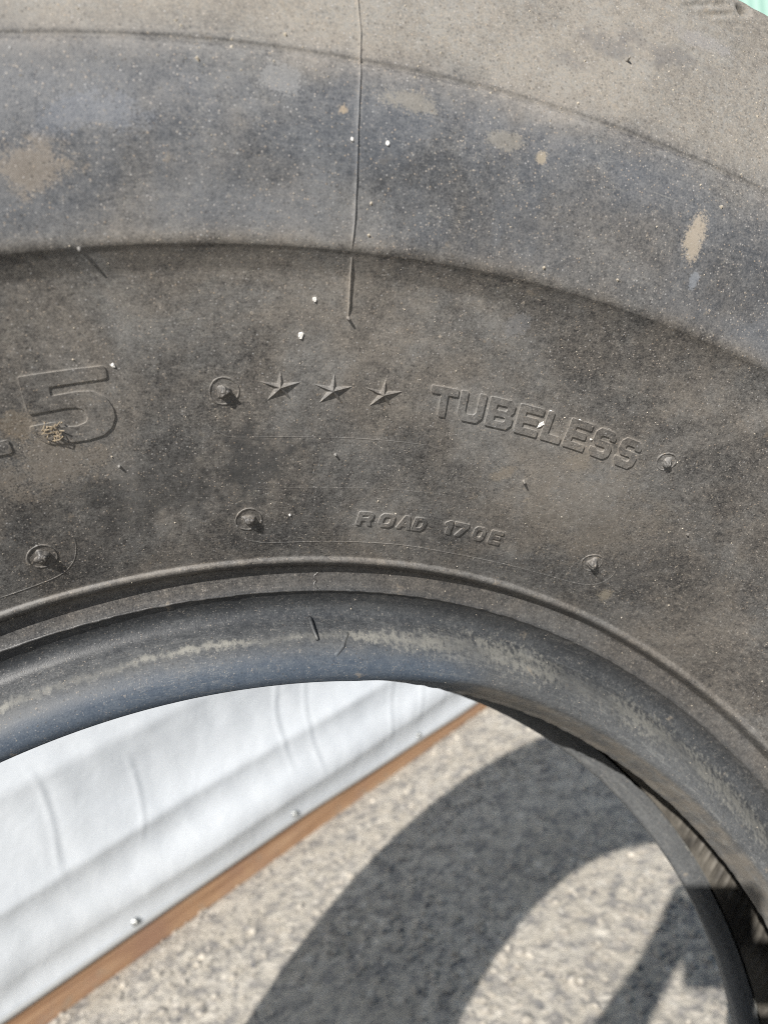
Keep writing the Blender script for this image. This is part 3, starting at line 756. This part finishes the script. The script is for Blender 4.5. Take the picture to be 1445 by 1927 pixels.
def tarp():
    vs, fs = [], []; NU, NV = 620, 190; u0, u1, v0, v1 = -1.8, 3.2, .050, 2.2
    for j in range(NV + 1):
        q = j / NV; v = v0 + (v1 - v0) * q ** 1.7
        for i in range(NU + 1):
            q2 = i / NU; s = (q2 - .42) * 2; u = .4 + (s * .55 + .45 * s ** 3) * (2.2 if s < 0 else 2.6)
            vs.append((u, -tarp_off(u, v) - .024, v - (.010 * max(0, u - .8) * 2 if j == 0 else 0)))
    n = NU + 1
    for j in range(NV):
        for i in range(NU): fs.append((j * n + i, j * n + i + 1, (j + 1) * n + i + 1, (j + 1) * n + i))
    o = mesh_obj('white_tarpaulin', vs, fs, M_tarp); o.matrix_world = WR
    tag(o, 'white vinyl tarpaulin wall with soft folds, screwed to the wooden batten behind the tyre', 'tarpaulin')
    bm = bmesh.new(); rows = []
    for i in range(160):
        u = -1.7 + i * .03
        a_ = .0035 * mnoise.noise(Vector((u * 3, 0, 1))); z0 = .053 - (.02 * max(0, min(1, (u - .6) / .6)))
        rows.append([bm.verts.new((u, -.0265 + a_ * .2, z0 + .010)), bm.verts.new((u, -.0290, z0 + .004 + a_)), bm.verts.new((u, -.0270, z0 + a_)), bm.verts.new((u, -.0215, z0 + a_))])
    for p, q in zip(rows, rows[1:]):
        for k in range(3): bm.faces.new((p[k], q[k], q[k + 1], p[k + 1]))
    bmesh.ops.recalc_face_normals(bm, faces=bm.faces[:])
    bm_obj('hem', bm, M_hem, o, True)
    for (u, v) in ((.204, .069), (.605, .069), (1.041, .053), (-.2, .07)):
        bm = bmesh.new(); yb = -.024 - tarp_off(u, v)
        prof = ((.0085, 0), (.0085, -.0012), (.0052, -.0016), (.0050, -.0042), (.0036, -.0054), (.0010, -.0040), (.0005, -.0036)); rg = []
        for (q, d_) in prof: rg.append([bm.verts.new((u + q * math.cos(R(k * 22.5)), yb + d_, v + q * math.sin(R(k * 22.5)))) for k in range(16)])
        for a_, b_ in zip(rg, rg[1:]):
            for k in range(16): bm.faces.new((a_[k], a_[(k + 1) % 16], b_[(k + 1) % 16], b_[k]))
        bm.faces.new(rg[-1])
        bmesh.ops.recalc_face_normals(bm, faces=bm.faces[:])
        bm_obj('screw', bm, M_screw, o, True)
tarp()
def batten():
    bm = bmesh.new(); rows = []
    for i in range(121):
        u = -1.75 + i * .0415
        e = .0012 * mnoise.noise(Vector((u * 4, 2, 1))); e2 = .0012 * mnoise.noise(Vector((u * 5, 7, 3)))
        c = .0025
        prof = [(-.022, -.002), (-.022 + e * .4, c), (-.022 + e * .4, .085 + e - c), (-.022 + c, .085 + e), (.020 - c, .085 + e2), (.020, .085 - c), (.020, -.002)]
        rows.append([bm.verts.new((u, y, z)) for y, z in prof])
    for p, q in zip(rows, rows[1:]):
        for k in range(7): bm.faces.new((p[k], p[(k + 1) % 7], q[(k + 1) % 7], q[k]))
    bm.faces.new(rows[0]); bm.faces.new(rows[-1][::-1])
    bmesh.ops.recalc_face_normals(bm, faces=bm.faces[:])
    o = bm_obj('wooden_batten', bm, M_wood); o.matrix_world = WR
    tag(o, 'long orange brown wooden batten lying on the concrete along the foot of the white tarpaulin', 'batten')
batten()

# ------------------------------------------------------------------ mint green shed far behind the upper right of the tyre
def shed():
    root = bpy.data.objects.new('metal_shed', None); link(root); root.location = (8.6, 7.6, 0); root.rotation_euler = (0, 0, R(-42))
    tag(root, 'mint green painted metal shed, a corner showing past the tyre shoulder at top right', 'shed')
    def wall(name, x0, y0, x1, y1, h):
        bm = bmesh.new(); L = math.hypot(x1 - x0, y1 - y0); n = int(L / .06); dx, dy = (x1 - x0) / L, (y1 - y0) / L; prev = None
        for i in range(n + 1):
            s = L * i / n; d_ = (0, .02, .02, 0)[i % 4]
            x, y = x0 + dx * s + dy * d_, y0 + dy * s - dx * d_
            row = [bm.verts.new((x, y, 0)), bm.verts.new((x, y, h))]
            if prev: bm.faces.new((prev[0], row[0], row[1], prev[1]))
            prev = row
        bm_obj(name, bm, M_green, root)
    wall('wall_panel', -3.5, 0, 3.5, 0, 9); wall('wall_panel', 3.5, 0, 3.5, 4, 9); wall('wall_panel', 3.5, 4, -3.5, 4, 9); wall('wall_panel', -3.5, 4, -3.5, 0, 9)
    bm = bmesh.new()
    a_ = [bm.verts.new(p) for p in ((-3.8, -.3, 8.95), (3.8, -.3, 8.95), (3.8, 2, 9.9), (-3.8, 2, 9.9), (3.8, 4.3, 8.95), (-3.8, 4.3, 8.95))]
    bm.faces.new((a_[0], a_[1], a_[2], a_[3])); bm.faces.new((a_[3], a_[2], a_[4], a_[5])); bm.faces.new((a_[1], a_[4], a_[2])); bm.faces.new((a_[0], a_[3], a_[5])); bm.faces.new((a_[0], a_[5], a_[4], a_[1]))
    bm_obj('roof', bm, M_edge, root)
shed()

# ------------------------------------------------------------------ the person with the phone whose shadow falls through the tyre
camM = cam.matrix_world.copy(); RI, UP_, BK = camM.col[0].xyz, camM.col[1].xyz, camM.col[2].xyz; CP = camM.col[3].xyz
def pc(x, y, b): return CP + RI * x + UP_ * y + BK * b              # beside / above / behind the lens
Fh = Vector((.2901, .9570, 0)); Rh = Vector((.9570, -.2901, 0))
def pw(x, b, z): return Vector((CP.x, CP.y, 0)) + Rh * x - Fh * b + Vector((0, 0, z))
M_phone = plain('dark_phone_glass', (.03, .03, .035), .2, 0, .1, 40)
M_skin = plain('skin', (.50, .32, .24), .55, 0, .1, 60); M_jeans = plain('blue_denim', (.10, .16, .28), .85, 0, .35, 400)
M_shirt = plain('grey_cotton', (.30, .31, .33), .85, 0, .15, 120); M_hair = plain('brown_hair', (.05, .032, .02), .6, 0, .4, 300)
def phone():
    bm = bmesh.new()
    box(bm, (-.0370, -.0770, -.0040), (.0370, .0770, .0040))
    bmesh.ops.bevel(bm, geom=bm.edges[:], offset=.0035, segments=3, affect='EDGES')
    o = bm_obj('smartphone', bm, M_phone, None, True)
    o.matrix_world = Matrix.Translation(pc(-.023, -.063, .024)) @ camM.to_3x3().to_4x4()
    tag(o, 'dark phone held up in front of the tyre, its shadow falling through the hole', 'phone')
phone()
def person():
    V, E, Rd = [], [], []
    def chain(pts, root=None):
        prev = root
        for p, r in pts:
            V.append(p); Rd.append(r); i = len(V) - 1
            if prev is not None: E.append((prev, i))
            prev = i
        return prev
    pel = chain([(pw(.05, .62, .52), .125)])
    che = chain([(pw(.05, .60, .70), .120), (pw(.05, .58, .90), .130), (pw(.05, .575, 1.04), .110)], pel)
    nk = chain([(pw(.05, .565, 1.15), .055)], che)
    hd = chain([(pw(.05, .545, 1.22), .070), (pw(.05, .535, 1.29), .088), (pw(.05, .54, 1.36), .072)], nk)
    chain([(pw(.05, .450, 1.27), .012)], hd - 1)                       # nose
    for sd_ in (-1, 1): chain([(pw(.05 + sd_ * .092, .54, 1.285), .012)], hd - 1)   # ears
    for sd_ in (-1, 1):                                                # kneeling legs
        chain([(pw(.05 + sd_ * .10, .60, .46), .085), (pw(.05 + sd_ * .12, .52, .28), .075), (pw(.05 + sd_ * .13, .46, .075), .058), (pw(.05 + sd_ * .13, .66, .065), .055), (pw(.05 + sd_ * .125, .86, .055), .038), (pw(.05 + sd_ * .125, .92, .035), .033), (pw(.05 + sd_ * .125, .905, .02), .02)], pel)
    # arms: shoulder, elbow, wrist, palm
    def arm(sh, el, wr, pa, fingers, thumb):
        w_ = chain([(sh, .058), (sh.lerp(el, .5), .045), (el, .040), (el.lerp(wr, .35), .040), (wr, .027)], che)
        p_ = chain([(wr.lerp(pa, .6), .024), (pa, .024)], w_)
        for f in fingers: chain([(q, .0085 if k < 2 else .0075) for k, q in enumerate(f)], p_)
        chain([(q, .0095 if k < 2 else .008) for k, q in enumerate(thumb)], p_ - 1)
    fl = [[pc(-.078, y, .022), pc(-.064, y + .004, .010), pc(-.044 + dx, y + .002, .011)] for y, dx in ((.004, -.004), (-.018, 0), (-.040, -.003), (-.060, -.012))]
    arm(pw(-.15, .575, 1.04), pc(-.300, -.235, .21), pc(-.113, -.094, .050), pc(-.079, -.030, .036), fl, [pc(-.070, -.050, .050), pc(-.056, -.040, .042), pc(-.042, -.028, .036)])
    fr = [[pc(.040, y, .030), pc(.028, y - .004, .012), pc(.004 - dx, y - .004, .012)] for y, dx in ((-.030, 0), (-.052, .003), (-.074, 0), (-.094, -.008))]
    arm(pw(.25, .575, 1.04), pc(.225, -.22, .30), pc(.084, -.120, .080), pc(.052, -.062, .046), fr, [pc(.036, -.055, .050), pc(.020, -.040, .040), pc(.006, -.026, .036)])
    me = bpy.data.meshes.new('person'); me.from_pydata([tuple(v) for v in V], E, [])
    o = bpy.data.objects.new('person', me); sc.collection.objects.link(o)
    o.modifiers.new('skin', 'SKIN').use_smooth_shade = True
    sl = me.skin_vertices[0].data if me.skin_vertices else None
    if sl is None:
        bm = bmesh.new(); bm.from_mesh(me); bm.verts.layers.skin.verify(); bm.to_mesh(me); bm.free(); sl = me.skin_vertices[0].data
    for q, r in zip(sl, Rd): q.radius = (r, r)
    sl[0].use_root = True
    o.modifiers.new('smooth', 'SUBSURF').levels = 2
    dg = bpy.context.evaluated_depsgraph_get(); dg.update()
    m2 = bpy.data.meshes.new_from_object(o.evaluated_get(dg)); m2.name = 'person'
    o.modifiers.clear(); o.data = m2
    for m in (M_skin, M_jeans, M_shirt): m2.materials.append(m)
    wl_, wr_ = pc(-.113, -.094, .050), pc(.084, -.120, .080); ank = [pw(.05 + k * .125, .80, .06) for k in (-1, 1)]
    for f in m2.polygons:
        c = f.center; z = c.z; b_ = -(c - Vector((CP.x, CP.y, 0))).dot(Fh)
        hand = (c - wl_).length < .12 and (c - CP).dot(BK) < .062 or (c - wr_).length < .12 and (c - CP).dot(BK) < .085
        f.material_index = 0 if (hand or z > 1.13) else (1 if z < .60 and b_ < .98 and not (z > .5 and b_ < .40) else 2)
        f.use_smooth = True
    tag(o, 'kneeling person holding up a phone, whose shadow falls through the tyre onto the ground', 'person')
    bm = bmesh.new(); bmesh.ops.create_icosphere(bm, subdivisions=4, radius=.107)
    c0 = pw(.05, .555, 1.325)
    bmesh.ops.delete(bm, geom=[v for v in bm.verts if v.co.z < -.055 or (v.co.dot(Fh) > .045 and v.co.z < .045)], context='VERTS')
    for v in bm.verts: v.co = v.co * (1 + .05 * mnoise.noise(v.co * 40)) + c0
    bm_obj('hair', bm, M_hair, o, True)
person()
